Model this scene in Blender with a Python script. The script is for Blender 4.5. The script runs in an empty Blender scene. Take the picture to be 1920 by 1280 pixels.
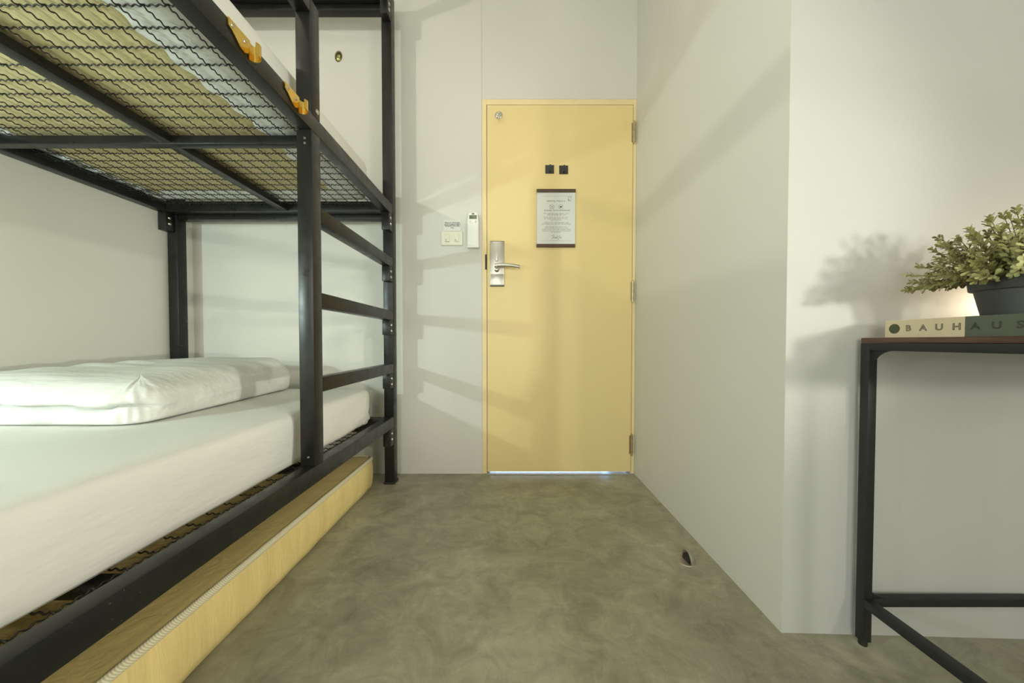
import bpy, bmesh, math, random
from mathutils import Vector, Matrix, noise
random.seed(7)
S = bpy.context.scene
COL = S.collection
R = math.radians

# ------------------------------------------------------------------ camera, world, lights, exposure
PITCH, FPX = R(1.14), 635.0
cd = bpy.data.cameras.new('camera')
cd.sensor_width = 36.0
cd.lens = FPX / 1920 * 36.0
cd.shift_y = FPX * math.tan(PITCH) / 1920
cd.clip_start = 0.02
cam = bpy.data.objects.new('camera', cd)
COL.objects.link(cam)
cam.location = (0, 0, 0.735)
cam.rotation_euler = (R(90) - PITCH, 0, 0)
S.camera = cam

S.view_settings.view_transform = 'Standard'
S.view_settings.look = 'None'
S.view_settings.exposure = 0.12
S.view_settings.gamma = 1.0
S.view_settings.use_curve_mapping = False

w = bpy.data.worlds.new('world')
S.world = w
w.use_nodes = True
w.node_tree.nodes['Background'].inputs[0].default_value = (0.8, 0.9, 1.0, 1)
w.node_tree.nodes['Background'].inputs[1].default_value = 0.0


def lamp(name, loc, power, color, radius):
    d = bpy.data.lights.new(name, 'POINT')
    d.energy = power
    d.color = color
    d.shadow_soft_size = radius
    o = bpy.data.objects.new(name, d)
    COL.objects.link(o)
    o.location = loc
    return o


WARM, NEUT = (1.0, 0.78, 0.52), (1.0, 0.985, 0.88)
# reading lights on the left wall, one per bunk (just outside the frame)
lamp('reading_light_lower', (-1.69, 0.0, 0.967), 33, (0.80, 1.0, 0.97), 0.022)
lamp('reading_light_upper', (-1.69, 0.0, 2.03), 29, NEUT, 0.022)
# lamps of the facing bunk, right behind the camera
lamp('reading_light_far_upper', (2.20, -0.70, 1.93), 3, NEUT, 0.035)
lamp('reading_light_far_lower', (1.12, -0.60, 0.93), 12, NEUT, 0.05)
lamp('table_lamp_light', (1.24, 0.745, 0.83), 1.7, WARM, 0.02)


def spot(name, loc, aim, half, power, color, radius):
    d = bpy.data.lights.new(name, 'SPOT')
    d.energy = power
    d.color = color
    d.shadow_soft_size = radius
    d.spot_size = R(2 * half)
    d.spot_blend = 0.7
    o = bpy.data.objects.new(name, d)
    COL.objects.link(o)
    o.location = loc
    o.rotation_euler = (Vector(aim) - Vector(loc)).to_track_quat('-Z', 'Y').to_euler()


spot('bed_fill_spot_lower', (2.6, -1.0, 0.58), (-0.9, 0.62, 0.55), 20, 160, (1.0, 0.98, 0.84), 0.04)  # added low beam that brightens the bed side, cone kept off the alcove
spot('bed_fill_spot_upper', (2.2, -0.7, 1.95), (-1.0, 0.8, 0.7), 22, 60, (1.0, 0.98, 0.84), 0.04)  # extra narrow beam added to lift the bed side and spare the alcove

spot('bunk_spot_near', (1.45, -0.70, 0.95), (-0.50, 1.87, 1.15), 26, 50, (1.0, 0.99, 0.86), 0.065)


def panel(name, loc, rot, sx, sy, power, color):
    d = bpy.data.lights.new(name, 'AREA')
    d.shape = 'RECTANGLE'
    d.size, d.size_y = sx, sy
    d.energy = power
    d.color = color
    o = bpy.data.objects.new(name, d)
    COL.objects.link(o)
    o.location = loc
    o.rotation_euler = rot


panel('ceiling_fill', (-0.25, 0.2, 2.88), (0, 0, 0), 0.9, 0.9, 6, (1.0, 0.98, 0.85))  # weak overhead fill added for general ambient light, not a fixture
panel('rear_fill_panel', (-0.6, -2.28, 1.25), (R(90), 0, 0), 1.5, 1.5, 36, (1.0, 1.0, 0.93))  # added soft frontal fill from behind the camera; the rear wall has no window
hd = bpy.data.lights.new('corridor_light', 'AREA')
hd.shape = 'RECTANGLE'
hd.size, hd.size_y = 1.2, 0.8
hd.energy = 34
hd.color = (0.60, 0.76, 1.0)
ho = bpy.data.objects.new('corridor_light', hd)
COL.objects.link(ho)
ho.location = (0.3, 3.3, 0.5)
ho.rotation_euler = (R(90), 0, R(180))
ho.rotation_euler = (R(-90), 0, 0)


lamp('corridor_blue_lamp', (0.57, 2.06, 0.03), 0.6, (0.25, 0.5, 1.0), 0.02)

# ------------------------------------------------------------------ materials
def rgb(r, g, b):
    f = lambda c: c / 12.92 if c <= 0.04045 else ((c + 0.055) / 1.055) ** 2.4
    return (f(r / 255), f(g / 255), f(b / 255), 1)


class NT:
    def __init__(self, name):
        self.m = bpy.data.materials.new(name)
        self.m.use_nodes = True
        self.t = self.m.node_tree
        self.b = self.t.nodes['Principled BSDF']

    def n(self, kind, **kw):
        nd = self.t.nodes.new(kind)
        for k, v in kw.items():
            if k.startswith('i_'):
                key = k[2:].replace('_', ' ')
                nd.inputs[key].default_value = v
            else:
                setattr(nd, k, v)
        return nd

    def l(self, a, ao, b, bi):
        self.t.links.new(a.outputs[ao], b.inputs[bi])

    def coords(self, scale=(1, 1, 1)):
        tc = self.n('ShaderNodeTexCoord')
        mp = self.n('ShaderNodeMapping')
        mp.inputs['Scale'].default_value = scale
        geo = self.n('ShaderNodeNewGeometry')
        self.l(geo, 'Position', mp, 'Vector')
        return mp

    def ramp(self, src, out, stops):
        r = self.n('ShaderNodeValToRGB')
        cr = r.color_ramp
        while len(cr.elements) < len(stops):
            cr.elements.new(0.5)
        for e, (p, c) in zip(cr.elements, stops):
            e.position = p
            e.color = c
        self.l(src, out, r, 'Fac')
        return r

    def noise(self, co, scale, detail=4, rough=0.55, dist=0.0):
        nz = self.n('ShaderNodeTexNoise')
        nz.inputs['Scale'].default_value = scale
        nz.inputs['Detail'].default_value = detail
        nz.inputs['Roughness'].default_value = rough
        nz.inputs['Distortion'].default_value = dist
        self.l(co, 'Vector', nz, 'Vector')
        return nz

    def bump(self, src, out, strength, dist=0.002):
        bp = self.n('ShaderNodeBump')
        bp.inputs['Strength'].default_value = strength
        bp.inputs['Distance'].default_value = dist
        self.l(src, out, bp, 'Height')
        self.l(bp, 'Normal', self.b, 'Normal')
        return bp


def simple(name, col, rough=0.5, metal=0.0, spec=0.5, var=0.0, vscale=8, bump=0.0, bscale=60, scale=(1, 1, 1), bdist=0.002):
    k = NT(name)
    k.b.inputs['Roughness'].default_value = rough
    k.b.inputs['Metallic'].default_value = metal
    k.b.inputs['Specular IOR Level'].default_value = spec
    co = k.coords(scale)
    nz = k.noise(co, vscale)
    c0 = tuple(max(0, c * (1 - var)) for c in col[:3]) + (1,)
    c1 = tuple(min(1, c * (1 + var)) for c in col[:3]) + (1,)
    r = k.ramp(nz, 'Fac', [(0.3, c0), (0.7, c1)])
    k.l(r, 'Color', k.b, 'Base Color')
    if bump:
        n2 = k.noise(co, bscale, 3)
        k.bump(n2, 'Fac', bump, bdist)
    return k.m


M = {}
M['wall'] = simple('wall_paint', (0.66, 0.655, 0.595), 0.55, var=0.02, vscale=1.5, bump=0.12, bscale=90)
M['wall_r'] = simple('wall_paint_alcove_dimmed', (0.535, 0.537, 0.512), 0.5, var=0.015, vscale=1.5, bump=0.12, bscale=90)  # wall paint darkened here to offset too much light on the alcove
M['ceiling'] = simple('ceiling_paint', (0.75, 0.75, 0.70), 0.8, var=0.01)
M['door'] = simple('door_paint', (0.80, 0.63, 0.295), 0.42, var=0.012, vscale=3, bump=0.05, bscale=120)
M['frame'] = simple('frame_paint', (0.82, 0.66, 0.36), 0.42, var=0.03, vscale=9, bump=0.06, bscale=40)
M['steel'] = simple('brushed_steel', (0.52, 0.50, 0.44), 0.36, 1.0, var=0.05, vscale=20)
M['chrome'] = simple('chrome', (0.85, 0.84, 0.78), 0.08, 1.0)
M['hinge'] = simple('hinge_metal', (0.50, 0.43, 0.29), 0.35, 1.0, var=0.15, vscale=80)
M['brass'] = simple('brass', (0.83, 0.55, 0.13), 0.22, 1.0, var=0.04, vscale=40)
M['oldbrass'] = simple('olive_brass', (0.30, 0.28, 0.12), 0.25, 1.0, var=0.1, vscale=60)
M['black'] = simple('black_plastic', (0.018, 0.017, 0.015), 0.5)
M['hook'] = simple('black_hook_metal', (0.035, 0.032, 0.026), 0.45)
M['ink'] = simple('ink', (0.03, 0.027, 0.024), 0.7)
M['inkg'] = simple('grey_ink', (0.20, 0.19, 0.17), 0.7)
M['paper'] = simple('paper', (0.72, 0.73, 0.68), 0.7, var=0.01)
M['plastic'] = simple('white_plastic', (0.80, 0.80, 0.72), 0.35)
M['ivory'] = simple('ivory_plastic', (0.78, 0.77, 0.63), 0.35)
M['remote'] = simple('remote_plastic', (0.84, 0.84, 0.78), 0.4)
M['lcd'] = simple('lcd', (0.20, 0.22, 0.12), 0.25)
M['red'] = simple('indicator_red', (0.30, 0.12, 0.08), 0.4)
M['wood'] = simple('walnut_strip', (0.085, 0.043, 0.022), 0.5, var=0.35, vscale=40, scale=(1, 1, 8))
M['sheet'] = simple('white_sheet', (0.73, 0.73, 0.685), 0.85, spec=0.2, var=0.01, vscale=6, bump=0.5, bscale=5, scale=(1, 1, 3.5), bdist=0.010)
M['duvet'] = simple('white_duvet', (0.72, 0.73, 0.695), 0.8, spec=0.2, var=0.01, vscale=6, bump=0.75, bscale=6, scale=(1, 2.6, 3), bdist=0.012)
M['tape'] = None
M['table'] = simple('table_frame_metal', (0.017, 0.018, 0.017), 0.5, spec=0.35, var=0.1, vscale=30)
M['pot'] = simple('pot_plastic', (0.040, 0.042, 0.040), 0.55, var=0.08, vscale=20)
M['soil'] = simple('pot_filling', (0.02, 0.018, 0.013), 0.9, bump=0.5, bscale=200)
M['cream'] = simple('book_cream', (0.60, 0.50, 0.33), 0.55)
M['green'] = simple('book_green', (0.085, 0.094, 0.066), 0.5)
M['green_ink'] = simple('book_green_ink', (0.035, 0.038, 0.026), 0.5)
M['olive_dot'] = simple('book_olive_dot', (0.06, 0.06, 0.022), 0.5)
M['pages'] = simple('book_pages', (0.66, 0.62, 0.50), 0.8, var=0.1, vscale=200, scale=(1, 1, 8))
M['threshold'] = simple('threshold_stone', (0.42, 0.42, 0.42), 0.35, var=0.2, vscale=30)
M['stopper'] = simple('satin_nickel', (0.50, 0.45, 0.37), 0.45, 0.85)


def m_bed():
    k = NT('bed_black_paint')
    co = k.coords()
    n1 = k.noise(co, 9, 5)
    r1 = k.ramp(n1, 'Fac', [(0.35, (0.009, 0.0095, 0.0085, 1)), (0.75, (0.019, 0.0185, 0.015, 1))])
    n2 = k.noise(co, 260, 2, 0.5)
    msk = k.ramp(n2, 'Fac', [(0.765, (0, 0, 0, 1)), (0.80, (1, 1, 1, 1))])
    mx = k.n('ShaderNodeMixRGB')
    mx.inputs['Color2'].default_value = (0.32, 0.29, 0.22, 1)
    k.l(msk, 'Color', mx, 'Fac')
    k.l(r1, 'Color', mx, 'Color1')
    k.l(mx, 'Color', k.b, 'Base Color')
    n3 = k.noise(co, 25, 4)
    r3 = k.ramp(n3, 'Fac', [(0.3, (0.26, 0.26, 0.26, 1)), (0.7, (0.42, 0.42, 0.42, 1))])
    k.l(r3, 'Color', k.b, 'Roughness')
    n4 = k.noise(co, 70, 3)
    k.bump(n4, 'Fac', 0.12, 0.001)
    k.b.inputs['Specular IOR Level'].default_value = 0.36
    return k.m


M['bed'] = m_bed()
M['wire'] = simple('wire_black', (0.020, 0.019, 0.013), 0.35, var=0.2, vscale=60)
M['bolt'] = simple('bolt_zinc', (0.55, 0.53, 0.45), 0.3, 1.0)


def m_floor():
    k = NT('polished_concrete')
    co = k.coords()
    n1 = k.noise(co, 1.9, 12, 0.66, 0.35)
    r1 = k.ramp(n1, 'Fac', [(0.30, (0.205, 0.194, 0.134, 1)), (0.48, (0.295, 0.281, 0.198, 1)), (0.72, (0.37, 0.355, 0.262, 1))])
    n2 = k.noise(co, 8.5, 12, 0.74, 0.95)
    r2 = k.ramp(n2, 'Fac', [(0.36, (0.72, 0.72, 0.69, 1)), (0.50, (1, 1, 1, 1)), (0.64, (1.24, 1.24, 1.22, 1))])
    mx = k.n('ShaderNodeMixRGB', blend_type='MULTIPLY')
    mx.inputs['Fac'].default_value = 0.85
    k.l(r1, 'Color', mx, 'Color1')
    k.l(r2, 'Color', mx, 'Color2')
    # trowel arcs / scratches
    wv = k.n('ShaderNodeTexWave', wave_type='RINGS', rings_direction='Z')
    wv.inputs['Scale'].default_value = 1.3
    wv.inputs['Distortion'].default_value = 9
    wv.inputs['Detail'].default_value = 5
    wv.inputs['Detail Scale'].default_value = 1.6
    k.l(co, 'Vector', wv, 'Vector')
    r3 = k.ramp(wv, 'Fac', [(0.0, (0.86, 0.86, 0.85, 1)), (0.08, (1, 1, 1, 1)), (0.9, (1, 1, 1, 1)), (1.0, (1.10, 1.10, 1.08, 1))])
    mx2 = k.n('ShaderNodeMixRGB', blend_type='MULTIPLY')
    mx2.inputs['Fac'].default_value = 0.45
    k.l(mx, 'Color', mx2, 'Color1')
    k.l(r3, 'Color', mx2, 'Color2')
    # long faint trowel marks and hairline scratches
    mp2 = k.coords((1.2, 9, 1))
    mp2.inputs['Rotation'].default_value = (0, 0, R(28))
    n5 = k.noise(mp2, 3.0, 8, 0.72, 0.4)
    r5 = k.ramp(n5, 'Fac', [(0.36, (0.84, 0.84, 0.83, 1)), (0.50, (1, 1, 1, 1)), (0.68, (1.13, 1.13, 1.11, 1))])
    mx4 = k.n('ShaderNodeMixRGB', blend_type='MULTIPLY')
    mx4.inputs['Fac'].default_value = 0.45
    k.l(mx2, 'Color', mx4, 'Color1')
    k.l(r5, 'Color', mx4, 'Color2')
    n6 = k.noise(co, 2.6, 3, 0.5, 2.2)
    r6 = k.ramp(n6, 'Fac', [(0.494, (1, 1, 1, 1)), (0.499, (1.22, 1.22, 1.2, 1)), (0.501, (1.22, 1.22, 1.2, 1)), (0.506, (1, 1, 1, 1))])
    mx5 = k.n('ShaderNodeMixRGB', blend_type='MULTIPLY')
    mx5.inputs['Fac'].default_value = 0.55
    k.l(mx4, 'Color', mx5, 'Color1')
    k.l(r6, 'Color', mx5, 'Color2')
    mx2 = mx5
    # pale specks
    n4 = k.noise(co, 120, 2, 0.5)
    ms = k.ramp(n4, 'Fac', [(0.775, (0, 0, 0, 1)), (0.80, (0.8, 0.8, 0.8, 1))])
    mx3 = k.n('ShaderNodeMixRGB')
    mx3.inputs['Color2'].default_value = (0.55, 0.54, 0.45, 1)
    k.l(ms, 'Color', mx3, 'Fac')
    k.l(mx2, 'Color', mx3, 'Color1')
    k.l(mx3, 'Color', k.b, 'Base Color')
    rr = k.ramp(n2, 'Fac', [(0.3, (0.34, 0.34, 0.34, 1)), (0.7, (0.52, 0.52, 0.52, 1))])
    k.l(rr, 'Color', k.b, 'Roughness')
    k.b.inputs['Specular IOR Level'].default_value = 0.4
    k.bump(n2, 'Fac', 0.12, 0.003)
    return k.m


M['floor'] = m_floor()


def m_khaki(name, col, rough, stretch, strength):
    k = NT(name)
    co = k.coords(stretch)
    n1 = k.noise(co, 4, 4, 0.6, 1.0)
    c0 = tuple(c * 0.90 for c in col) + (1,)
    c1 = tuple(c * 1.06 for c in col) + (1,)
    r1 = k.ramp(n1, 'Fac', [(0.3, c0), (0.7, c1)])
    k.l(r1, 'Color', k.b, 'Base Color')
    k.b.inputs['Roughness'].default_value = rough
    n2 = k.noise(co, 9, 5, 0.6, 1.5)
    k.bump(n2, 'Fac', strength, 0.006)
    return k.m


M['ticking'] = m_khaki('khaki_mattress_ticking', (0.66, 0.57, 0.30), 0.6, (14, 1.2, 1), 0.5)
M['vinyl'] = m_khaki('khaki_floor_mattress_vinyl', (0.76, 0.60, 0.26), 0.42, (3, 4, 0.7), 0.45)


def m_tape():
    k = NT('piping_tape')
    co = k.coords()
    wv = k.n('ShaderNodeTexWave', wave_type='BANDS', bands_direction='DIAGONAL')
    wv.inputs['Scale'].default_value = 120
    k.l(co, 'Vector', wv, 'Vector')
    r = k.ramp(wv, 'Fac', [(0.2, (0.55, 0.48, 0.30, 1)), (0.7, (0.74, 0.69, 0.52, 1))])
    k.l(r, 'Color', k.b, 'Base Color')
    k.b.inputs['Roughness'].default_value = 0.6
    k.bump(wv, 'Fac', 0.12, 0.001)
    return k.m


M['tape'] = m_tape()


def m_topwood():
    k = NT('tabletop_walnut')
    co = k.coords((30, 3, 30))
    n1 = k.noise(co, 3, 6, 0.6, 1.0)
    r = k.ramp(n1, 'Fac', [(0.3, (0.050, 0.024, 0.013, 1)), (0.7, (0.115, 0.058, 0.035, 1))])
    k.l(r, 'Color', k.b, 'Base Color')
    k.b.inputs['Roughness'].default_value = 0.45
    return k.m


M['topwood'] = m_topwood()


def m_leaf():
    k = NT('leaf_green')
    oi = k.n('ShaderNodeObjectInfo')
    co = k.coords()
    nz = k.noise(co, 45, 3)
    ad_ = k.n('ShaderNodeMath', operation='MULTIPLY_ADD')
    ad_.inputs[1].default_value = 0.55
    k.l(nz, 'Fac', ad_, 0)
    sc = k.n('ShaderNodeMath', operation='MULTIPLY')
    sc.inputs[1].default_value = 0.5
    k.l(oi, 'Random', sc, 0)
    k.l(sc, 'Value', ad_, 2)
    r = k.ramp(ad_, 'Value', [(0.15, (0.125, 0.120, 0.030, 1)), (0.5, (0.245, 0.245, 0.078, 1)), (0.85, (0.44, 0.44, 0.20, 1))])
    k.l(r, 'Color', k.b, 'Base Color')
    k.b.inputs['Roughness'].default_value = 0.5
    k.b.inputs['Subsurface Weight'].default_value = 0.0
    return k.m


M['leaf'] = m_leaf()
M['stem'] = simple('stem_brown', (0.12, 0.115, 0.035), 0.6)

# ------------------------------------------------------------------ object helpers
ORG = {}


def org(o):
    return ORG.get(o.name, Vector((0, 0, 0))) if o else Vector((0, 0, 0))


def setp(o, label=None, cat=None, group=None, kind=None):
    if label:
        o['label'] = label
    if cat:
        o['category'] = cat
    if group:
        o['group'] = group
    if kind:
        o['kind'] = kind
    return o


def empty(name, loc, label, cat, group=None):
    o = bpy.data.objects.new(name, None)
    COL.objects.link(o)
    o.empty_display_size = 0.1
    o.location = loc
    ORG[o.name] = Vector(loc)
    return setp(o, label, cat, group)


def obj(name, bm, mat, parent=None, origin=None, smooth=False, **kw):
    """bm in world coordinates -> one mesh object; its origin is `origin` (world)."""
    po = org(parent)
    if origin is None:
        if parent is None and kw.get('kind') is None:
            vs = [v.co for v in bm.verts]
            origin = Vector(((min(v.x for v in vs) + max(v.x for v in vs)) / 2, (min(v.y for v in vs) + max(v.y for v in vs)) / 2, min(v.z for v in vs)))
        else:
            origin = po
    origin = Vector(origin)
    for v in bm.verts:
        v.co -= origin
    bmesh.ops.recalc_face_normals(bm, faces=bm.faces)
    me = bpy.data.meshes.new(name)
    bm.to_mesh(me)
    bm.free()
    mats = mat if isinstance(mat, (list, tuple)) else [mat]
    for m in mats:
        me.materials.append(m)
    if smooth:
        for p in me.polygons:
            p.use_smooth = True
        if smooth is not True:
            me.set_sharp_from_angle(angle=R(smooth))
    o = bpy.data.objects.new(name, me)
    COL.objects.link(o)
    if parent:
        o.parent = parent
    o.location = origin - po
    ORG[o.name] = origin
    setp(o, kw.get('label'), kw.get('cat'), kw.get('group'), kw.get('kind'))
    return o


def box(bm, x0, x1, y0, y1, z0, z1, bev=0.0, seg=2, mat=0):
    x0, x1 = min(x0, x1), max(x0, x1)
    y0, y1 = min(y0, y1), max(y0, y1)
    z0, z1 = min(z0, z1), max(z0, z1)
    vs = [bm.verts.new(p) for p in ((x0, y0, z0), (x1, y0, z0), (x1, y1, z0), (x0, y1, z0), (x0, y0, z1), (x1, y0, z1), (x1, y1, z1), (x0, y1, z1))]
    fs = [bm.faces.new([vs[i] for i in f]) for f in ((3, 2, 1, 0), (4, 5, 6, 7), (0, 1, 5, 4), (1, 2, 6, 5), (2, 3, 7, 6), (3, 0, 4, 7))]
    for f in fs:
        f.material_index = mat
    if bev:
        es = list({e for f in fs for e in f.edges})
        r = bmesh.ops.bevel(bm, geom=es, offset=bev, segments=seg, profile=0.5, affect='EDGES')
        for f in r['faces']:
            f.material_index = mat


def B(*a, **k):
    bm = bmesh.new()
    box(bm, *a, **k)
    return bm


def prism(bm, pts, axis, a, b, mat=0):
    """polygon pts (2D) extruded along axis from a to b."""
    def P(p, q):
        return {'x': (q, p[0], p[1]), 'y': (p[0], q, p[1]), 'z': (p[0], p[1], q)}[axis]
    va = [bm.verts.new(P(p, a)) for p in pts]
    vb = [bm.verts.new(P(p, b)) for p in pts]
    n = len(pts)
    fs = [bm.faces.new(va[::-1]), bm.faces.new(vb)]
    for i in range(n):
        fs.append(bm.faces.new((va[i], va[(i + 1) % n], vb[(i + 1) % n], vb[i])))
    for f in fs:
        f.material_index = mat
    return fs


def tube(bm, pts, r, seg=8, cap=True, mat=0):
    """tube along points with constant or per-point radius."""
    pts = [Vector(p) for p in pts]
    rs = r if isinstance(r, (list, tuple)) else [r] * len(pts)
    rings = []
    up = None
    for i, p in enumerate(pts):
        d = (pts[min(i + 1, len(pts) - 1)] - pts[max(i - 1, 0)]).normalized()
        if up is None:
            up = Vector((0, 0, 1)) if abs(d.z) < 0.9 else Vector((1, 0, 0))
        sx = d.cross(up).normalized()
        sy = sx.cross(d).normalized()
        up = sy
        rings.append([bm.verts.new(p + rs[i] * (math.cos(2 * math.pi * k / seg) * sx + math.sin(2 * math.pi * k / seg) * sy)) for k in range(seg)])
    fs = []
    for a, b in zip(rings, rings[1:]):
        for k in range(seg):
            fs.append(bm.faces.new((a[k], a[(k + 1) % seg], b[(k + 1) % seg], b[k])))
    if cap:
        fs.append(bm.faces.new(rings[0][::-1]))
        fs.append(bm.faces.new(rings[-1]))
    for f in fs:
        f.material_index = mat


def cyl(bm, c, axis, r, h0, h1, seg=20, mat=0, r2=None, bevel_top=0):
    ax = {'x': Vector((1, 0, 0)), 'y': Vector((0, 1, 0)), 'z': Vector((0, 0, 1))}[axis]
    c = Vector(c)
    tube(bm, [c + ax * h0, c + ax * h1], [r, r if r2 is None else r2], seg, True, mat)


def lathe(bm, c, prof, seg=32, axis='z', mat=0):
    """profile of (radius, h) around axis through c; closes ends at radius 0."""
    c = Vector(c)
    def P(r, h, a):
        x, y = r * math.cos(a), r * math.sin(a)
        return c + (Vector((x, y, h)) if axis == 'z' else Vector((x, h, y)) if axis == 'y' else Vector((h, x, y)))
    rings = []
    for r, h in prof:
        if r < 1e-6:
            rings.append([bm.verts.new(P(0, h, 0))])
        else:
            rings.append([bm.verts.new(P(r, h, 2 * math.pi * k / seg)) for k in range(seg)])
    for a, b in zip(rings, rings[1:]):
        for k in range(seg):
            k2 = (k + 1) % seg
            if len(a) == 1 and len(b) == 1:
                continue
            if len(a) == 1:
                f = bm.faces.new((a[0], b[k2], b[k]))
            elif len(b) == 1:
                f = bm.faces.new((a[k], a[k2], b[0]))
            else:
                f = bm.faces.new((a[k], a[k2], b[k2], b[k]))
            f.material_index = mat


def text(name, body, size, loc, rot, mat, parent, spacing=1.0, outline=0.0, extrude=0.0002, shear=0.0, align='CENTER', line=1.0, bold=0.0, sx=1.0, kind=None):
    cu = bpy.data.curves.new(name, 'FONT')
    cu.body = body
    cu.size = size
    cu.align_x = align
    cu.align_y = 'CENTER'
    cu.space_character = spacing
    cu.space_line = line
    cu.shear = shear
    cu.resolution_u = 3
    if outline:
        cu.fill_mode = 'NONE'
        cu.bevel_depth = outline
        cu.bevel_resolution = 0
    else:
        cu.extrude = extrude
        cu.offset = bold
    t = bpy.data.objects.new(name + '_curve', cu)
    COL.objects.link(t)
    bpy.context.view_layer.update()
    me = bpy.data.meshes.new_from_object(t.evaluated_get(bpy.context.evaluated_depsgraph_get()))
    COL.objects.unlink(t)
    bpy.data.objects.remove(t)
    bpy.data.curves.remove(cu)
    me.name = name
    if align == 'CENTER':
        xs_ = [v.co.x for v in me.vertices]
        ys_ = [v.co.y for v in me.vertices]
        me.transform(Matrix.Translation((-(min(xs_) + max(xs_)) / 2, -(min(ys_) + max(ys_)) / 2, 0)))
    mw = Matrix.Translation(Vector(loc)) @ rot.to_4x4() @ Matrix.Diagonal((sx, 1, 1, 1))
    me.transform(Matrix.Translation(-org(parent)) @ mw)
    me.materials.clear()
    me.materials.append(mat)
    o = bpy.data.objects.new(name, me)
    COL.objects.link(o)
    o.parent = parent
    o.location = (0, 0, 0)
    ORG[o.name] = org(parent)
    if kind:
        o['kind'] = kind
    return o


ROT_BACK = Matrix(((1, 0, 0), (0, 0, -1), (0, 1, 0)))        # reads facing -Y (toward the camera)
ROT_LEFTFACE = Matrix(((0, 0, -1), (-1, 0, 0), (0, 1, 0)))   # reads facing -X

# ------------------------------------------------------------------ the room
YB = 1.872
XL, XP, XR, YR, ZC = -1.752, 0.680, 3.0, -2.3, 2.90
TILT = math.tan(R(1.8))
YA = lambda x: 0.841 - TILT * (x - XP)
ALC = 0.0


def struct(name, bm, m, parent=None, **k):
    return obj(name, bm, m, parent, origin=(0, 0, 0), kind='structure', **k)


struct('floor', B(XL - 0.1, XR + 0.1, YR - 0.1, YB + 0.15, -0.1, 0), M['floor'])
struct('ceiling', B(XL - 0.1, XR + 0.1, YR - 0.1, 3.6, ZC, ZC + 0.1), M['ceiling'])
struct('wall_left', B(XL - 0.1, XL, YR - 0.1, YB + 0.1, 0, ZC), M['wall'])
DX0, DX1, DZ = -0.165, 0.680, 2.054
bm = bmesh.new()
# back wall left of the door stands 7 mm proud of the header over the door
box(bm, XL, DX0, YB - 0.004, YB + 0.11, 0, ZC, 0.001)
struct('wall_back', bm, M['wall'])
struct('wall_header', B(DX0, XP + 0.05, YB - 0.001, YB + 0.11, DZ, ZC), M['wall'])
bm = bmesh.new()
prism(bm, [(XP, YA(XP)), (XP + 0.1, YA(XP) + 0.1), (XP + 0.1, YB + 0.11), (XP, YB + 0.11)], 'z', 0, ZC)
struct('wall_right', bm, M['wall'])
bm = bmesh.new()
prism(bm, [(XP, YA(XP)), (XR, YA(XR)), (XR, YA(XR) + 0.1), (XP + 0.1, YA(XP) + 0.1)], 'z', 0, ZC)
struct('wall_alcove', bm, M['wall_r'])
struct('wall_far_right', B(XR, XR + 0.1, YR - 0.1, 1.0, 0, ZC), M['wall'])
struct('wall_rear', B(XL, XR, YR - 0.1, YR, 0, ZC), M['wall'])
# corridor behind the door
struct('floor_corridor', B(-1.5, 2.0, YB + 0.15, 3.6, -0.1, 0), M['floor'])
struct('wall_corridor', B(-1.5, 2.0, 3.5, 3.6, 0, ZC), M['ceiling'])
struct('trim_threshold', B(-0.138, 0.662, YB - 0.014, YB + 0.06, 0, 0.0022), M['threshold'])

# door frame
bm = bmesh.new()
FY0, FY1 = YB - 0.001, YB + 0.11
box(bm, DX0, -0.139, FY0, FY1, 0, DZ, 0.0015)
box(bm, 0.6625, XP - 0.0005, FY0, FY1, 0, DZ, 0.0015)
box(bm, -0.139, 0.6625, FY0, FY1, 2.0245, DZ, 0.0015)
box(bm, -0.139, -0.127, YB + 0.045, FY1, 0, 2.0245)
box(bm, 0.6505, 0.6625, YB + 0.045, FY1, 0, 2.0245)
struct('trim_door_frame', bm, M['frame'])
# dark strike gap in the frame beside the lock
LY = YB - 0.003     # face of the door leaf
door = obj('door_1', B(-0.1365, 0.6600, LY, LY + 0.04, 0.0125, 2.0215, 0.0015), M['door'], origin=(0.66, LY, 0), kind='structure',
           label='plain cream yellow door leaf with steel lever lock')
obj('strike_plate', B(-0.148, -0.1385, FY0 - 0.0012, FY0 + 0.002, 1.130, 1.213, 0.0006), M['black'], None, kind='structure') \
    ['label'] = 'black strike slot in the door frame beside the lock'
bpy.data.objects['strike_plate'].name = 'trim_strike_plate'
# hinges
for zc, x in ((1.872, 0.6635), (1.010, 0.6625), (0.163, 0.6615)):
    bm = bmesh.new()
    for k in range(5):
        z0 = zc - 0.055 + k * 0.022
        cyl(bm, (x, LY - 0.007, z0), 'z', 0.0058, 0.0006, 0.0214, 14)
    cyl(bm, (x, LY - 0.007, zc), 'z', 0.0042, -0.062, 0.062, 12)
    box(bm, x - 0.012, x + 0.010, LY - 0.0025, LY + 0.002, zc - 0.05, zc + 0.05)
    obj('hinge', bm, M['hinge'], door, smooth=40)
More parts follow.
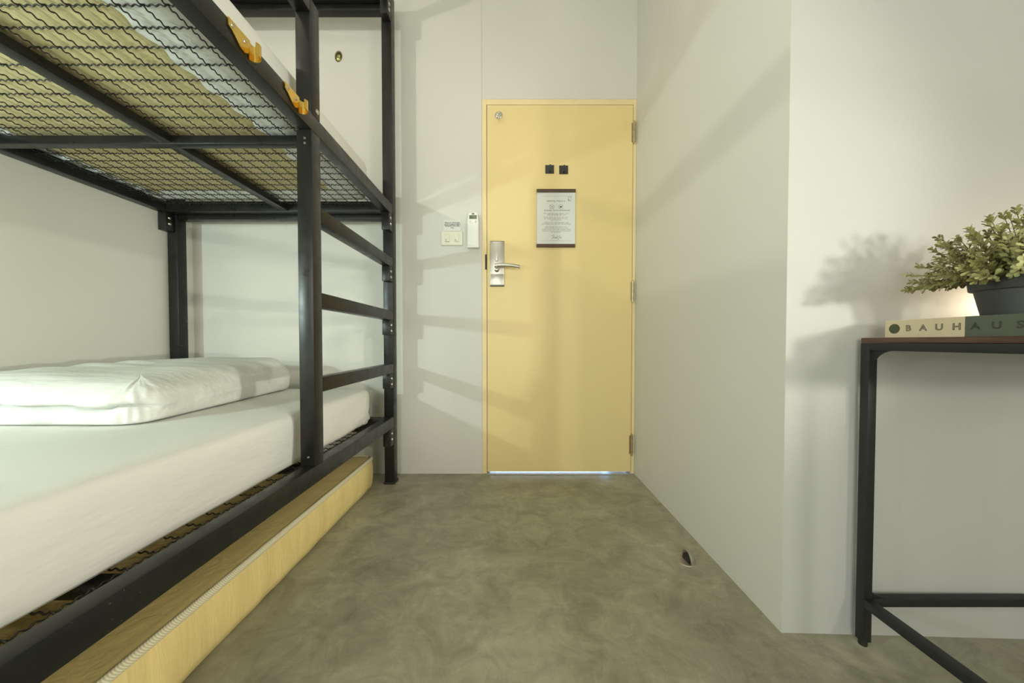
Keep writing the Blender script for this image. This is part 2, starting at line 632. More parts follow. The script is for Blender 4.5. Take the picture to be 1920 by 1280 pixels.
# lock
LX0, LX1, LZ0, LZ1 = -0.1195, -0.0430, 1.0415, 1.2815
bm = bmesh.new()
box(bm, LX0, LX1, LY - 0.009, LY + 0.001, LZ0, LZ1, 0.0025)
lock = obj('lock_plate', bm, M['steel'], door, smooth=30, label='brushed steel lock plate')
bm = bmesh.new()
box(bm, LX0 - 0.0005, LX1 + 0.0005, LY - 0.0075, LY + 0.001, LZ0 - 0.004, LZ0 + 0.003, 0.0008)
box(bm, LX0 - 0.0005, LX1 + 0.0005, LY - 0.0075, LY + 0.001, LZ1 - 0.0015, LZ1 + 0.002, 0.0005)
obj('plate_edge', bm, M['black'], lock)
bm = bmesh.new()
prism(bm, [(LX0 + 0.014, LZ0 + 0.005), (LX1 - 0.014, LZ0 + 0.005), (LX1 - 0.026, LZ0 + 0.026), (LX0 + 0.026, LZ0 + 0.026)], 'y', LY - 0.0125, LY - 0.008)
box(bm, LX0 + 0.002, LX1 - 0.002, LY - 0.011, LY - 0.008, LZ0 + 0.004, LZ0 + 0.062, 0.001)
obj('card_reader_panel', bm, M['steel'], lock, smooth=30)
for sx_, sz_ in ((LX0 + 0.010, LZ1 - 0.012), (LX1 - 0.010, LZ1 - 0.012), (LX0 + 0.009, LZ0 + 0.012)):
    bm = bmesh.new()
    lathe(bm, (sx_, LY - 0.009, sz_), [(0, -0.0022), (0.003, -0.0018), (0.0045, 0.0), (0.0045, 0.001)], 14, 'y')
    obj('screw', bm, M['hinge'], lock, smooth=40)
bm = bmesh.new()
lathe(bm, (-0.0835, LY - 0.009, 1.182), [(0, -0.006), (0.007, -0.006), (0.009, -0.002), (0.009, 0.002)], 20, 'y')
prism(bm, [(-0.0875, 1.172), (-0.0795, 1.172), (-0.0808, 1.196), (-0.0835, 1.207), (-0.0862, 1.196)], 'y', LY - 0.024, LY - 0.013)
obj('thumb_turn', bm, M['steel'], lock, smooth=40)
bm = bmesh.new()
hx, hz = -0.083, 1.128
lathe(bm, (hx, LY - 0.009, hz - 0.002), [(0.0125, 0.002), (0.0125, -0.004), (0.0095, -0.008), (0.0095, -0.040), (0, -0.040)], 22, 'y')
pts = []
for i in range(13):
    tt = i / 12
    x = -0.093 + tt * 0.134
    pts.append((x, LY - 0.052 + 0.010 * (tt - 0.4) ** 2, 1.144 - 0.010 * (tt - 0.30) ** 2 * 1.9 - 0.002 * (tt < 0.02)))
rings = []
for (x, y, z) in pts:
    rings.append([bm.verts.new((x, y + 0.0065 * math.cos(a), z + 0.0095 * math.sin(a))) for a in [2 * math.pi * k / 14 for k in range(14)]])
for a, b in zip(rings, rings[1:]):
    for k in range(14):
        bm.faces.new((a[k], a[(k + 1) % 14], b[(k + 1) % 14], b[k]))
bm.faces.new(rings[0][::-1])
bm.faces.new(rings[-1])
tube(bm, [(hx, LY - 0.045, hz), (hx + 0.003, LY - 0.050, hz + 0.010)], 0.0095, 14)
obj('lever_handle', bm, M['steel'], lock, smooth=40)

# chrome robe hook on the door
hk = empty('robe_hook', (-0.0715, LY, 1.960), 'round chrome robe hook in the top left corner of the yellow door', 'hook')
bm = bmesh.new()
lathe(bm, (-0.0715, LY, 1.966), [(0.0215, 0.0), (0.0215, -0.002), (0.019, -0.005), (0.012, -0.0085), (0, -0.010)], 30, 'y')
obj('rose', bm, M['chrome'], hk, smooth=50)
bm = bmesh.new()
tube(bm, [(-0.0715, LY - 0.006, 1.971), (-0.0715, LY - 0.018, 1.968), (-0.0715, LY - 0.026, 1.955), (-0.0715, LY - 0.028, 1.942), (-0.0715, LY - 0.032, 1.933)],
     [0.007, 0.006, 0.0048, 0.005, 0.0062], 14)
lathe(bm, (-0.0715, LY - 0.032, 1.929), [(0, 0.0065), (0.005, 0.004), (0.0068, 0), (0.005, -0.004), (0, -0.0065)], 14, 'z')
obj('hook_arm', bm, M['chrome'], hk, smooth=60)
for sx_ in (-0.0855, -0.0575):
    bm = bmesh.new()
    lathe(bm, (sx_, LY - 0.0055, 1.959), [(0, -0.0016), (0.002, -0.001), (0.0026, 0.001)], 10, 'y')
    obj('screw', bm, M['hinge'], hk, smooth=50)

# two square black hooks
for i, (x0, x1, z0, z1, lab) in enumerate(((0.1815, 0.2295, 1.6510, 1.6970, 'left of the two square black stick-on hooks above the notice'),
                                         (0.2575, 0.3060, 1.6480, 1.6945, 'right of the two square black stick-on hooks above the notice'))):
    h = empty('door_hook', ((x0 + x1) / 2, LY, z0), lab, 'hook', 'square hooks on the yellow door')
    obj('back_plate', B(x0, x1, LY - 0.003, LY, z0, z1, 0.0008), M['hook'], h)
    xm = (x0 + x1) / 2 + 0.001
    bm = bmesh.new()
    box(bm, xm - 0.004, xm + 0.004, LY - 0.018, LY - 0.002, z0 + 0.006, z0 + 0.010, 0.0008)
    prism(bm, [(xm - 0.004, z0 + 0.006), (xm + 0.003, z0 + 0.006), (xm + 0.007, z0 + 0.028), (xm + 0.002, z0 + 0.028)], 'y', LY - 0.021, LY - 0.017)
    obj('prong', bm, M['black'], h)
    obj('tab', B(xm - 0.001, xm + 0.006, LY - 0.0028, LY, z1, z1 + 0.004, 0.0005), M['hook'], h)

# notice
NX0, NX1, NZ0, NZ1 = 0.1350, 0.3465, 1.2500, 1.5640
no = empty('hanging_notice', ((NX0 + NX1) / 2, LY, NZ0), 'white hostel rules notice between two dark wood strips on the yellow door', 'notice')
obj('wood_strip', B(NX0, NX1, LY - 0.012, LY, NZ1 - 0.017, NZ1, 0.001), M['wood'], no)
obj('wood_strip', B(NX0 - 0.001, NX1 - 0.002, LY - 0.012, LY, NZ0, NZ0 + 0.017, 0.001), M['wood'], no)
sheet = obj('paper_sheet', B(NX0 + 0.001, NX1 - 0.001, LY - 0.0055, LY - 0.0045, NZ0 + 0.014, NZ1 - 0.014), M['paper'], no)
TY = LY - 0.0057


def npx(px, py):      # pixel of the 907x1280 close-up -> door plane
    return (NX0 + (px - 70) / (842 - 70) * (NX1 - NX0), NZ1 - (py - 52) / (1215 - 52) * (NZ1 - NZ0))


def line(body, px, py, wpx, hpx, m, spacing=1.0, bold=0.0, shear=0.0, name='printed_text'):
    x, z = npx(px, py)
    size = hpx / 772 * (NX1 - NX0) / 0.70
    o = text(name, body, size, (0, 0, 0), Matrix.Identity(3), m, sheet, spacing, extrude=0.0001, bold=bold, shear=shear)
    me = o.data
    xs = [v.co.x + org(sheet).x for v in me.vertices]
    wd = max(xs) - min(xs)
    want = wpx / 772 * (NX1 - NX0)
    k = want / wd
    o0 = org(sheet)
    for v in me.vertices:
        p = v.co + o0
        v.co = Vector((x + (p.x - (max(xs) + min(xs)) / 2) * k, TY - p.z, z + p.y)) - o0
    return o


line('HOSTEL POLICY', 457, 287, 355, 27, M['ink'], 1.5, 0.0002)
line('No Smoking.  No Food and Alcohol drink.', 478, 476, 515, 22, M['ink'], 1.0, 0.0001)
for b, x, y, wd, m in (('KEY CARD DO NOT LEAVE / LOST', 462, 537, 500, 'ink'), ('WILL BE FINED 300 THB', 460, 564, 370, 'ink'),
                       ('STAIN LINEN IN THE ROOM WILL', 450, 612, 500, 'inkg'), ('BE FINED LINEN AND TOWEL', 452, 640, 470, 'inkg'), ('500 THB EACH', 460, 667, 215, 'inkg'),
                       ('CHECK OUT TIME BEFORE 12:00', 462, 720, 485, 'ink'), ('LATE CHECK OUT FEE 100 THB PER HOUR', 460, 748, 575, 'ink'),
                       ('ANY GUEST STAYING WITH', 455, 803, 420, 'inkg'), ('UNREGISTERED PERSON IN ROOM', 458, 830, 465, 'inkg'), ('THEIR STAY WILL BE ENDED AND', 460, 858, 575, 'inkg'),
                       ('DEPOSIT FEE WILL NOT BE REFUNDED', 460, 886, 550, 'inkg'), ('OR RETURNED', 455, 912, 185, 'inkg')):
    line(b, x, y, wd, 17, M[m], 1.1)
for py in (186, 1083):
    (xa, za), (xb, zb) = npx(140, py), npx(775, py)
    obj('rule_line', B(xa, xb, TY - 0.0001, TY + 0.0003, za - 0.0003, za + 0.0003), M['inkg'], sheet)


def ring(bm, x, z, r, wd):
    for k in range(28):
        a0, a1 = 2 * math.pi * k / 28, 2 * math.pi * (k + 1) / 28
        q = [(x + rr * math.cos(a), TY, z + rr * math.sin(a)) for rr, a in ((r, a0), (r, a1), (r - wd, a1), (r - wd, a0))]
        bm.faces.new([bm.verts.new(p) for p in q])


def stroke(bm, p, q, wd):
    p, q = Vector((p[0], TY, p[1])), Vector((q[0], TY, q[1]))
    d = (q - p).normalized()
    s = Vector((d.z, 0, -d.x)) * wd / 2
    bm.faces.new([bm.verts.new(v) for v in (p - s, q - s, q + s, p + s)])


bm = bmesh.new()
for path in (((352, 988), (385, 974), (422, 965)), ((394, 972), (380, 1020), (368, 1055), (362, 1050)),
             ((395, 1034), (408, 995), (418, 972), (410, 1000), (402, 1035), (412, 1015), (420, 1018), (422, 1033)),
             ((441, 1014), (430, 1019), (428, 1031), (438, 1026), (442, 1015), (444, 1033), (450, 1016), (452, 1033), (460, 1015), (465, 1032), (474, 1005), (484, 976), (476, 1010), (470, 1035)),
             ((472, 1020), (490, 1008)), ((474, 1020), (482, 1030), (492, 1030)),
             ((500, 985), (500, 1008), (510, 1012), (524, 992), (540, 968)), ((532, 985), (515, 1035), (500, 1062), (492, 1052), (508, 1035), (530, 1024)),
             ((541, 1013), (532, 1020), (536, 1030), (543, 1022), (541, 1014), (552, 1016), (550, 1030), (560, 1015), (560, 1030), (566, 1020), (578, 1014))):
    pp = [npx(*q) for q in path]
    for p, q in zip(pp, pp[1:]):
        stroke(bm, p, q, 0.0009)
o = obj('handwritten_text', bm, M['ink'], sheet)
o['kind'] = 'stuff'
bm = bmesh.new()
x, z = npx(372, 403)
ring(bm, x, z, 0.0125, 0.0012)
stroke(bm, (x - 0.0085, z + 0.0085), (x + 0.0085, z - 0.0085), 0.0012)
stroke(bm, (x - 0.006, z - 0.006), (x + 0.006, z + 0.005), 0.0014)
obj('no_smoking_sign', bm, M['ink'], sheet)
bm = bmesh.new()
x, z = npx(550, 403)
ring(bm, x, z, 0.0130, 0.0010)
stroke(bm, (x - 0.008, z - 0.0085), (x + 0.009, z + 0.0085), 0.0014)
stroke(bm, (x - 0.006, z - 0.001), (x + 0.001, z + 0.003), 0.004)
stroke(bm, (x - 0.001, z - 0.002), (x + 0.006, z + 0.002), 0.005)
obj('no_food_sign', bm, M['ink'], sheet)
bm = bmesh.new()
(xa, za), (xb, zb) = npx(698, 202), npx(748, 282)
for p, q in (((xa, za), (xb, za)), ((xb, za), (xb, zb)), ((xb, zb), (xa, zb)), ((xa, zb), (xa, za))):
    stroke(bm, p, q, 0.0012)
stroke(bm, (xa + 0.003, zb + 0.003), (xa + 0.003, zb + 0.010), 0.0018)
stroke(bm, (xa + 0.006, zb + 0.004), (xa + 0.009, zb + 0.004), 0.0018)
obj('logo', bm, M['ink'], sheet)

# ------------------------------------------------------------------ wall fittings left of the door
WY = YB - 0.004
sw = empty('light_switch', (-0.328, WY, 1.2595), 'ivory double light switch plate under the small white sign', 'light switch')
bm = bmesh.new()
box(bm, -0.3866, -0.2697, WY - 0.009, WY, 1.2605, 1.3365, 0.003, 3)
pl = obj('cover_plate', bm, M['ivory'], sw, smooth=40)
for xc, tilt in ((-0.3535, 0.3), (-0.3020, -0.2)):
    bm = bmesh.new()
    box(bm, xc - 0.0115, xc + 0.0115, WY - 0.0125, WY - 0.007, 1.2795, 1.3195, 0.001)
    for v in bm.verts:
        if v.co.y < WY - 0.009:
            v.co.y -= tilt * 0.010 * (1.2995 - v.co.z) / 0.02 * 0.5
    rk = obj('rocker', bm, M['ivory'], sw)
    bm = bmesh.new()
    box(bm, xc - 0.0065, xc - 0.0035, WY - 0.0150, WY - 0.012, 1.2845, 1.2905, 0.0004)
    obj('indicator', bm, M['red'], rk)
for xc in (-0.3535, -0.3020):
    for a, b, c, d in ((-0.0128, 0.0128, 1.2782, 1.2794), (-0.0128, 0.0128, 1.3196, 1.3203)):
        obj('rocker_gap', B(xc + a, xc + b, WY - 0.0094, WY - 0.0085, c, d), M['inkg'], sw)

sg = empty('switch_sign', (-0.327, WY, 1.338), 'small white sign with black lettering above the light switch', 'sign')
spl = obj('sign_plate', B(-0.3745, -0.2782, WY - 0.003, WY, 1.3385, 1.4015, 0.0006), M['paper'], sg)
for k, (b, wd) in enumerate((('Please turn off the lights', 0.083), ('and air conditioner before', 0.087), ('leaving the room every', 0.078), ('time.', 0.017))):
    o = text('printed_text', b, 0.0092, (0, 0, 0), Matrix.Identity(3), M['ink'], spl, 1.0, extrude=0.0001, bold=0.00022)
    o0 = org(spl)
    xs = [v.co.x + o0.x for v in o.data.vertices]
    kk = wd / (max(xs) - min(xs))
    for v in o.data.vertices:
        p = v.co + o0
        v.co = Vector((-0.3263 + (p.x - (max(xs) + min(xs)) / 2) * kk, WY - 0.0032 - p.z, 1.3825 - k * 0.0083 + p.y)) - o0

# remote control in its wall cradle
RX0, RX1, RZ0, RZ1 = -0.2425, -0.1790, 1.2500, 1.4310
cr = empty('remote_holder', ((RX0 + RX1) / 2, WY, RZ0 - 0.008), 'white wall cradle holding the remote beside the door', 'holder')
bm = bmesh.new()
box(bm, RX0 + 0.001, RX1 - 0.001, WY - 0.003, WY, RZ0 - 0.006, RZ0 + 0.10, 0.001)
box(bm, RX0, RX1, WY - 0.030, WY - 0.002, RZ0 - 0.008, RZ0 + 0.001, 0.003, 3)
box(bm, RX0 - 0.0005, RX1 + 0.0005, WY - 0.0310, WY - 0.0275, RZ0 - 0.008, RZ0 + 0.006, 0.0012)
obj('cradle', bm, M['plastic'], cr, smooth=40)
rc = empty('remote_control', ((RX0 + RX1) / 2, WY - 0.015, RZ0), 'white air conditioner remote with small display standing in its wall cradle', 'remote control')
bm = bmesh.new()
prism(bm, [(RX0 + 0.005, RZ0 + 0.0015), (RX1 - 0.005, RZ0 + 0.0015), (RX1 - 0.001, RZ0 + 0.012), (RX1 - 0.0015, RZ0 + 0.12), (RX1 - 0.006, RZ1 - 0.006), (RX1 - 0.012, RZ1), (RX0 + 0.012, RZ1), (RX0 + 0.006, RZ1 - 0.006), (RX0 + 0.0015, RZ0 + 0.12), (RX0 + 0.001, RZ0 + 0.012)], 'y', WY - 0.024, WY - 0.004)
bmesh.ops.bevel(bm, geom=[e for e in bm.edges], offset=0.002, segments=2, affect='EDGES')
body = obj('body', bm, M['remote'], rc, smooth=50)
bm = bmesh.new()
box(bm, RX0 + 0.0025, RX1 - 0.0025, WY - 0.0275, WY - 0.022, RZ0 + 0.004, RZ0 + 0.123, 0.002)
box(bm, -0.2205, -0.1985, WY - 0.0280, WY - 0.027, RZ0 + 0.1085, RZ0 + 0.1100)
obj('sliding_cover', bm, M['remote'], rc, smooth=40)
obj('emitter', B(-0.2175, -0.2035, WY - 0.0253, WY - 0.02, RZ1 - 0.0095, RZ1 - 0.004, 0.001), M['black'], rc)
lcd = obj('display', B(-0.2315, -0.1905, WY - 0.0250, WY - 0.02, RZ1 - 0.0345, RZ1 - 0.0135, 0.0008), M['lcd'], rc)
text('display_digits', '25', 0.017, (-0.2195, WY - 0.0252, RZ1 - 0.0255), ROT_BACK, M['ink'], lcd)
for px_, pz_, a, b in ((-0.226, RZ1 - 0.046, 0.007, 0.0035), (-0.226, RZ1 - 0.056, 0.007, 0.0035), (-0.213, RZ1 - 0.056, 0.004, 0.0035), (-0.197, RZ1 - 0.044, 0.0032, 0.0032), (-0.197, RZ1 - 0.050, 0.0055, 0.002), (-0.197, RZ1 - 0.056, 0.0032, 0.0032)):
    bt = obj('button', B(px_ - a, px_ + a, WY - 0.0258, WY - 0.023, pz_ - b, pz_ + b, 0.0008), M['plastic'], rc)
    obj('button_mark', B(px_ - a * 0.5, px_ + a * 0.5, WY - 0.0261, WY - 0.0255, pz_ - 0.0006, pz_ + 0.0006), M['inkg'], bt)

# oval cap high on the wall behind the bunk
bm = bmesh.new()
lathe(bm, (0, 0, 0), [(0.0, -0.010), (0.012, -0.0085), (0.019, -0.0035), (0.021, 0.0), (0.021, 0.002)], 26, 'y')
bmesh.ops.scale(bm, verts=bm.verts, vec=(0.95, 1, 1.42))
bmesh.ops.rotate(bm, verts=bm.verts, matrix=Matrix.Rotation(R(8), 3, 'Y'))
bmesh.ops.translate(bm, verts=bm.verts, vec=(-0.9405, WY - 0.0018, 2.279))
obj('wall_cap', bm, M['oldbrass'], None, smooth=50, label='small oval olive metal cap high on the wall behind the bunk bed', cat='wall cap')

# ------------------------------------------------------------------ bunk bed
BR, BL = -0.606, -1.750          # outer faces right and left
BF, BK = -0.30, 1.780            # outer ends
bed = empty('bunk_bed', ((BR + BL) / 2, 0.74, 0), 'black painted steel bunk bed with wire mesh bases and built-in ladder', 'bunk bed')
BV = 0.0025


def part(name, *a, bev=BV, m='bed', **k):
    return obj(name, B(*a, bev=bev), M[m], bed, smooth=35, **k)


PW = 0.050
for x0 in (BR - PW, BL):
    for y0 in (BK - PW, BF):
        p = part('post', x0, x0 + PW, y0, y0 + PW, 0.006, 2.485)
        obj('foot_cap', B(x0 - 0.004, x0 + PW + 0.004, y0 - 0.004, y0 + PW + 0.004, 0, 0.012, bev=0.002), M['black'], p)
# end frames: crossbars between the posts
for y0 in (BK - 0.045, BF + 0.005):
    for z0, z1 in ((0.268, 0.310), (1.3555, 1.398), (2.399, 2.440)):
        part('crossbar', BL + PW, BR - PW, y0, y0 + 0.040, z0, z1)
RW = 0.042
XI0, XI1 = BL + RW, BR - RW      # inner faces of the rails
Y0, Y1 = BF + PW, BK - PW        # bunk frame runs between the posts
LEV = [(0.2955, 0.3500, 'lower'), (1.3765, 1.4265, 'upper'), (2.4250, 2.4700, 'top')]
for z0, z1, nm in LEV:
    part('side_rail', BR - RW, BR, Y0, Y1, z0, z1)
    part('side_rail', BL, BL + RW, Y0, Y1, z0, z1)
    part('end_rail', XI0, XI1, Y1 - 0.046, Y1 - 0.002, z0, z1)
    part('end_rail', XI0, XI1, Y0 + 0.002, Y0 + 0.046, z0, z1)
for zb in (0.2955, 1.3765):
    for yc in (1.127, 0.580, 0.033):
        part('cross_support', XI0, XI1, yc - 0.015, yc + 0.015, zb, zb + 0.028)
    part('centre_support', -1.142, -1.104, Y0 + 0.046, Y1 - 0.046, zb + 0.002, zb + 0.029)
# ladder posts, rungs, guard rail
LYA, LYB = 1.036, 1.084
part('ladder_post', BR - 0.046, BR, LYA, LYB, 0.350, 1.3765)
part('guard_post', BR - 0.046, BR, LYA, LYB, 1.4265, 1.7690)
part('guard_rail', BR - 0.046, BR, BF + PW, LYA, 1.7240, 1.7690)
for zc in (1.1345, 0.8665, 0.5975):
    part('rung', BR - 0.040, BR, LYB, Y1, zc - 0.0235, zc + 0.0235)


def bracket(x, y, z1, sgn, h=0.088):
    """angle bracket under a rail against the post; x = outer face, sgn towards the bed."""
    bm = bmesh.new()
    box(bm, x, x + sgn * 0.038, y - 0.046, y, z1 - h, z1, 0.0015)
    b = obj('bracket', bm, M['bed'], bed, smooth=35)
    for dz in (0.026, 0.055):
        bm = bmesh.new()
        face = x if sgn < 0 else x + sgn * 0.038
        lathe(bm, (face, y - 0.026, z1 - dz), [(0, 0.005), (0.0045, 0.0045), (0.0075, 0.001), (0.0075, -0.002)], 12, 'x')
        obj('bolt', bm, M['bolt'], b, smooth=40)
    return b


for z in (0.2955, 1.3765, 2.425):
    bracket(BR - 0.0008, Y1, z, -1)
    bracket(BL + 0.002, Y1, z, 1)
for zc in (1.1345, 0.8665, 0.5975):
    bracket(BR - 0.0008, Y1, zc - 0.0235, -1, 0.075)
# visible single screws
for (x, y, z, ax) in ((BR - 0.021, LYA, 0.378, 'y'), (BR - 0.021, LYA, 1.335, 'y'), (BR - 0.021, LYA, 1.350, 'y')):
    bm = bmesh.new()
    lathe(bm, (x, y, z), [(0, -0.0025), (0.003, -0.002), (0.0045, 0.001)], 12, 'y')
    obj('screw', bm, M['bolt'], bed, smooth=40)
bm = bmesh.new()
lathe(bm, (BR, 1.066, 1.447), [(0, 0.006), (0.004, 0.0055), (0.008, 0.002), (0.008, -0.002)], 14, 'x')
obj('bolt', bm, M['bolt'], bed, smooth=40)


# brass catches on the upper rail
def catch(ya):
    zt = 1.4255
    X = BR + 0.001
    bm = bmesh.new()
    # pear shaped plate in the Y-Z plane, wide end away from the camera
    prof = [(0.000, 0.000), (0.000, -0.017), (0.010, -0.021), (0.022, -0.030), (0.032, -0.038), (0.043, -0.040), (0.053, -0.034), (0.058, -0.024), (0.060, -0.004), (0.060, 0.0)]
    prism(bm, [(ya + p, zt + q) for p, q in prof], 'x', X, X + 0.0028)
    c = obj('brass_catch', bm, M['brass'], bed, smooth=30, label='brass catch screwed to the upper rail')
    bm = bmesh.new()
    n, rad = 16, 0.0135
    rows = []
    for i in range(n + 1):
        an = R(-95 + 225 * i / n)
        rows.append([(X + rad + 0.0002 + r_ * math.sin(an), ya + 0.057 + r_ * math.cos(an)) for r_ in (rad, rad - 0.0024)])
    for i in range(n):
        (o0, i0), (o1, i1) = rows[i], rows[i + 1]
        # the strip narrows toward its free end, its lower edge sloping up
        za = zt - 0.006
        prism(bm, [o0, o1, i1, i0], 'z', zt - 0.044 + 0.008 * i / n, za - 0.006 * i / n)
    bmesh.ops.remove_doubles(bm, verts=bm.verts, dist=0.0001)
    obj('curled_hook', bm, M['brass'], c, smooth=40)
    for dy, dz in ((0.011, -0.010), (0.045, -0.015)):
        bm = bmesh.new()
        lathe(bm, (X + 0.0028, ya + dy, zt + dz), [(0, 0.003), (0.003, 0.0026), (0.0052, 0.0005), (0.0052, -0.002)], 14, 'x')
        obj('screw', bm, M['bolt'], c, smooth=40)


catch(0.733)
catch(0.913)

# crimped wire mesh
PX, PY = 0.0495, 0.0487
WA, WR = 0.0021, 0.00165


def wire_mesh(axis, n, pitch, a, b, phase):
    step = pitch / 3 / 6
    m = int(round((b - a) / step))
    bm = bmesh.new()
    seg = 5
    prev = None
    for i in range(m + 1):
        q = a + (b - a) * i / m
        z = WA * math.cos(2 * math.pi * (q - phase) / (pitch / 3))
        s = -WA * 2 * math.pi / (pitch / 3) * math.sin(2 * math.pi * (q - phase) / (pitch / 3))
        nrm = math.sqrt(1 + s * s)
        rg = []
        for k in range(seg):
            an = 2 * math.pi * k / seg
            u_, v_ = WR * math.cos(an), WR * math.sin(an)
            dq, dz = -s / nrm * v_, v_ / nrm
            rg.append(bm.verts.new((q + dq, u_, z + dz) if axis == 'x' else (u_, q + dq, z + dz)))
        if prev:
            for k in range(seg):
                bm.faces.new((prev[k], prev[(k + 1) % seg], rg[(k + 1) % seg], rg[k]))
        prev = rg
    me = bpy.data.meshes.new('mesh_wire')
    bm.to_mesh(me)
    bm.free()
    for p in me.polygons:
        p.use_smooth = True
    me.materials.append(M['wire'])
    return me


XS0, YS0 = -0.789, 0.6932
wx = wire_mesh('x', 0, PX, XI0 - 0.004, XI1 + 0.004, XS0)
wy = wire_mesh('y', 0, PY, Y0 + 0.040, Y1 - 0.040, YS0)
ycount = [YS0 + PY * k for k in range(-30, 40) if Y0 + 0.05 < YS0 + PY * k < Y1 - 0.05]
xcount = [XS0 + PX * k for k in range(-30, 10) if XI0 + 0.004 < XS0 + PX * k < XI1 - 0.004]
bo = org(bed)
for zw in (0.3280, 1.4080):
    for i, y in enumerate(ycount):
        o = bpy.data.objects.new('mesh_wire', wx)
        COL.objects.link(o)
        o.parent = bed
        o.location = Vector((0, y, zw + 0.001)) - bo
    for i, x in enumerate(xcount):
        o = bpy.data.objects.new('mesh_wire', wy)
        COL.objects.link(o)
        o.parent = bed
        o.location = Vector((x, 0, zw - 0.001)) - bo


# ------------------------------------------------------------------ soft furnishings
def perimeter(x0, x1, y0, y1, r, n=40, nc=10):
    """points (pos, outward normal, arc) anticlockwise round a rounded rectangle."""
    out = []
    segs = [((x1, y0 + r), (x1, y1 - r), (1, 0)), ((x1 - r, y1), (x0 + r, y1), (0, 1)), ((x0, y1 - r), (x0, y0 + r), (-1, 0)), ((x0 + r, y0), (x1 - r, y0), (0, -1))]
    cs = [(x1 - r, y1 - r, 0), (x0 + r, y1 - r, 90), (x0 + r, y0 + r, 180), (x1 - r, y0 + r, 270)]
    for (p, q, nn), (cx_, cy_, a0) in zip(segs, cs):
        L = math.dist(p, q)
        k = max(4, int(n * L))
        for i in range(k):
            t = i / k
            out.append(((p[0] + (q[0] - p[0]) * t, p[1] + (q[1] - p[1]) * t), nn))
        for i in range(nc):
            a = R(a0 + 90 * i / nc)
            out.append(((cx_ + r * math.cos(a), cy_ + r * math.sin(a)), (math.cos(a), math.sin(a))))
    return out


def shell(per, profile, disp=None, close_top=True, close_bottom=False):
    """profile: list of (inset, z). rings follow the perimeter pulled in by inset."""
    bm = bmesh.new()
    rings = []
    xs, ys = [p[0] for p, _ in per], [p[1] for p, _ in per]
    bx0, bx1, by0, by1 = min(xs), max(xs), min(ys), max(ys)
    rad = by1 - max(p[1] for p, nn in per if nn == (1, 0)) - 0.01
    for j, (ins, z) in enumerate(profile):
        rg = []
        for (p, nn) in per:
            ii, zz = (ins(p, nn), z(p, nn)) if callable(ins) else (ins, z)
            i1 = min(ii, rad)
            v = Vector((p[0] - nn[0] * i1, p[1] - nn[1] * i1, zz))
            if ii > rad:        # past the corner radius: a square-cornered inner rectangle
                v.x = min(max(v.x, bx0 + ii), bx1 - ii)
                v.y = min(max(v.y, by0 + ii), by1 - ii)
            if disp:
                v = disp(v, nn, j)
            rg.append(bm.verts.new(v))
        rings.append(rg)
    n = len(per)
    for a, b in zip(rings, rings[1:]):
        for k in range(n):
            bm.faces.new((a[k], a[(k + 1) % n], b[(k + 1) % n], b[k]))
    if close_top:
        bm.faces.new(rings[-1])
    if close_bottom:
        bm.faces.new(rings[0][::-1])
    bmesh.ops.remove_doubles(bm, verts=bm.verts, dist=0.00005)
    return bm


def fitted_mattress(name, lab, x0, x1, y0, y1, z0, z1, tuck, seed):
    e = empty(name, ((x0 + x1) / 2, (y0 + y1) / 2, z0), lab, 'mattress', 'mattresses on the bunk bed')
    obj('mattress_core', B(x0 + 0.022, x1 - 0.022, y0 + 0.022, y1 - 0.022, z0 + 0.003, z1 - 0.02, bev=0.015), M['ticking'], e, smooth=40,
        label='khaki mattress underside')
    per = perimeter(x0, x1, y0, y1, 0.055, 200, 22)
    H = z1 - z0
    prof = [(tuck, z0 + 0.0015), (tuck - 0.012, z0 + 0.0005), (0.075, z0 + 0.0005), (0.045, z0 + 0.0006), (0.022, z0 + 0.003), (0.008, z0 + 0.012), (0.002, z0 + 0.03), (0.0, z0 + H * 0.32), (-0.001, z0 + H * 0.5),
            (-0.001, z0 + H * 0.68), (0.0, z1 - 0.035), (0.003, z1 - 0.018), (0.010, z1 - 0.008), (0.022, z1 - 0.002), (0.045, z1), (0.12, z1 + 0.002), (0.28, z1 + 0.003), (0.40, z1 + 0.003)]
    corners = [Vector((cx_, cy_)) for cx_ in (x0, x1) for cy_ in (y0, y1)]

    def disp(v, nn, j):
        p2 = Vector((v.x, v.y))
        dc = min((p2 - c).length for c in corners)
        s = v.x * (-nn[1]) + v.y * nn[0]
        if j < 2:        # gathered elastic edge under the mattress
            g = 0.007 * math.sin(s * 75 + seed) + 0.014 * noise.noise(Vector((v.x * 7, v.y * 7, seed))) - 0.085 * max(0, -nn[0])
            return Vector((v.x - nn[0] * g, v.y - nn[1] * g, v.z - 0.0004))
        if 3 <= j <= 11:
            hh = (v.z - z0) / H
            wgt = math.exp(-dc / 0.14)
            diag = s * 1.0 + (v.z - z0) * 0.9
            pl = 0.0085 * wgt * math.sin(diag * 130 + 4 * noise.noise(Vector((v.x * 6, v.y * 6, seed)))) * (1.15 - hh)
            sag = 0.006 * noise.noise(Vector((v.x * 3.0, v.y * 3.0, v.z * 9 + seed))) * (1.1 - hh)
            tens = 0.0050 * math.sin(v.z * 190 + s * 22 + 3 * noise.noise(Vector((v.x * 2, v.y * 2, seed)))) * math.exp(-dc / 0.5) * (1.1 - hh)
            g = pl + sag + tens
            return Vector((v.x + nn[0] * g, v.y + nn[1] * g, v.z))
        return Vector((v.x, v.y, v.z + 0.0025 * noise.noise(Vector((v.x * 4, v.y * 4, seed)))))
    bm = shell(per, prof, disp)
    obj('fitted_sheet', bm, M['sheet'], e, smooth=True, label='white fitted sheet gathered round the mattress')
    return e


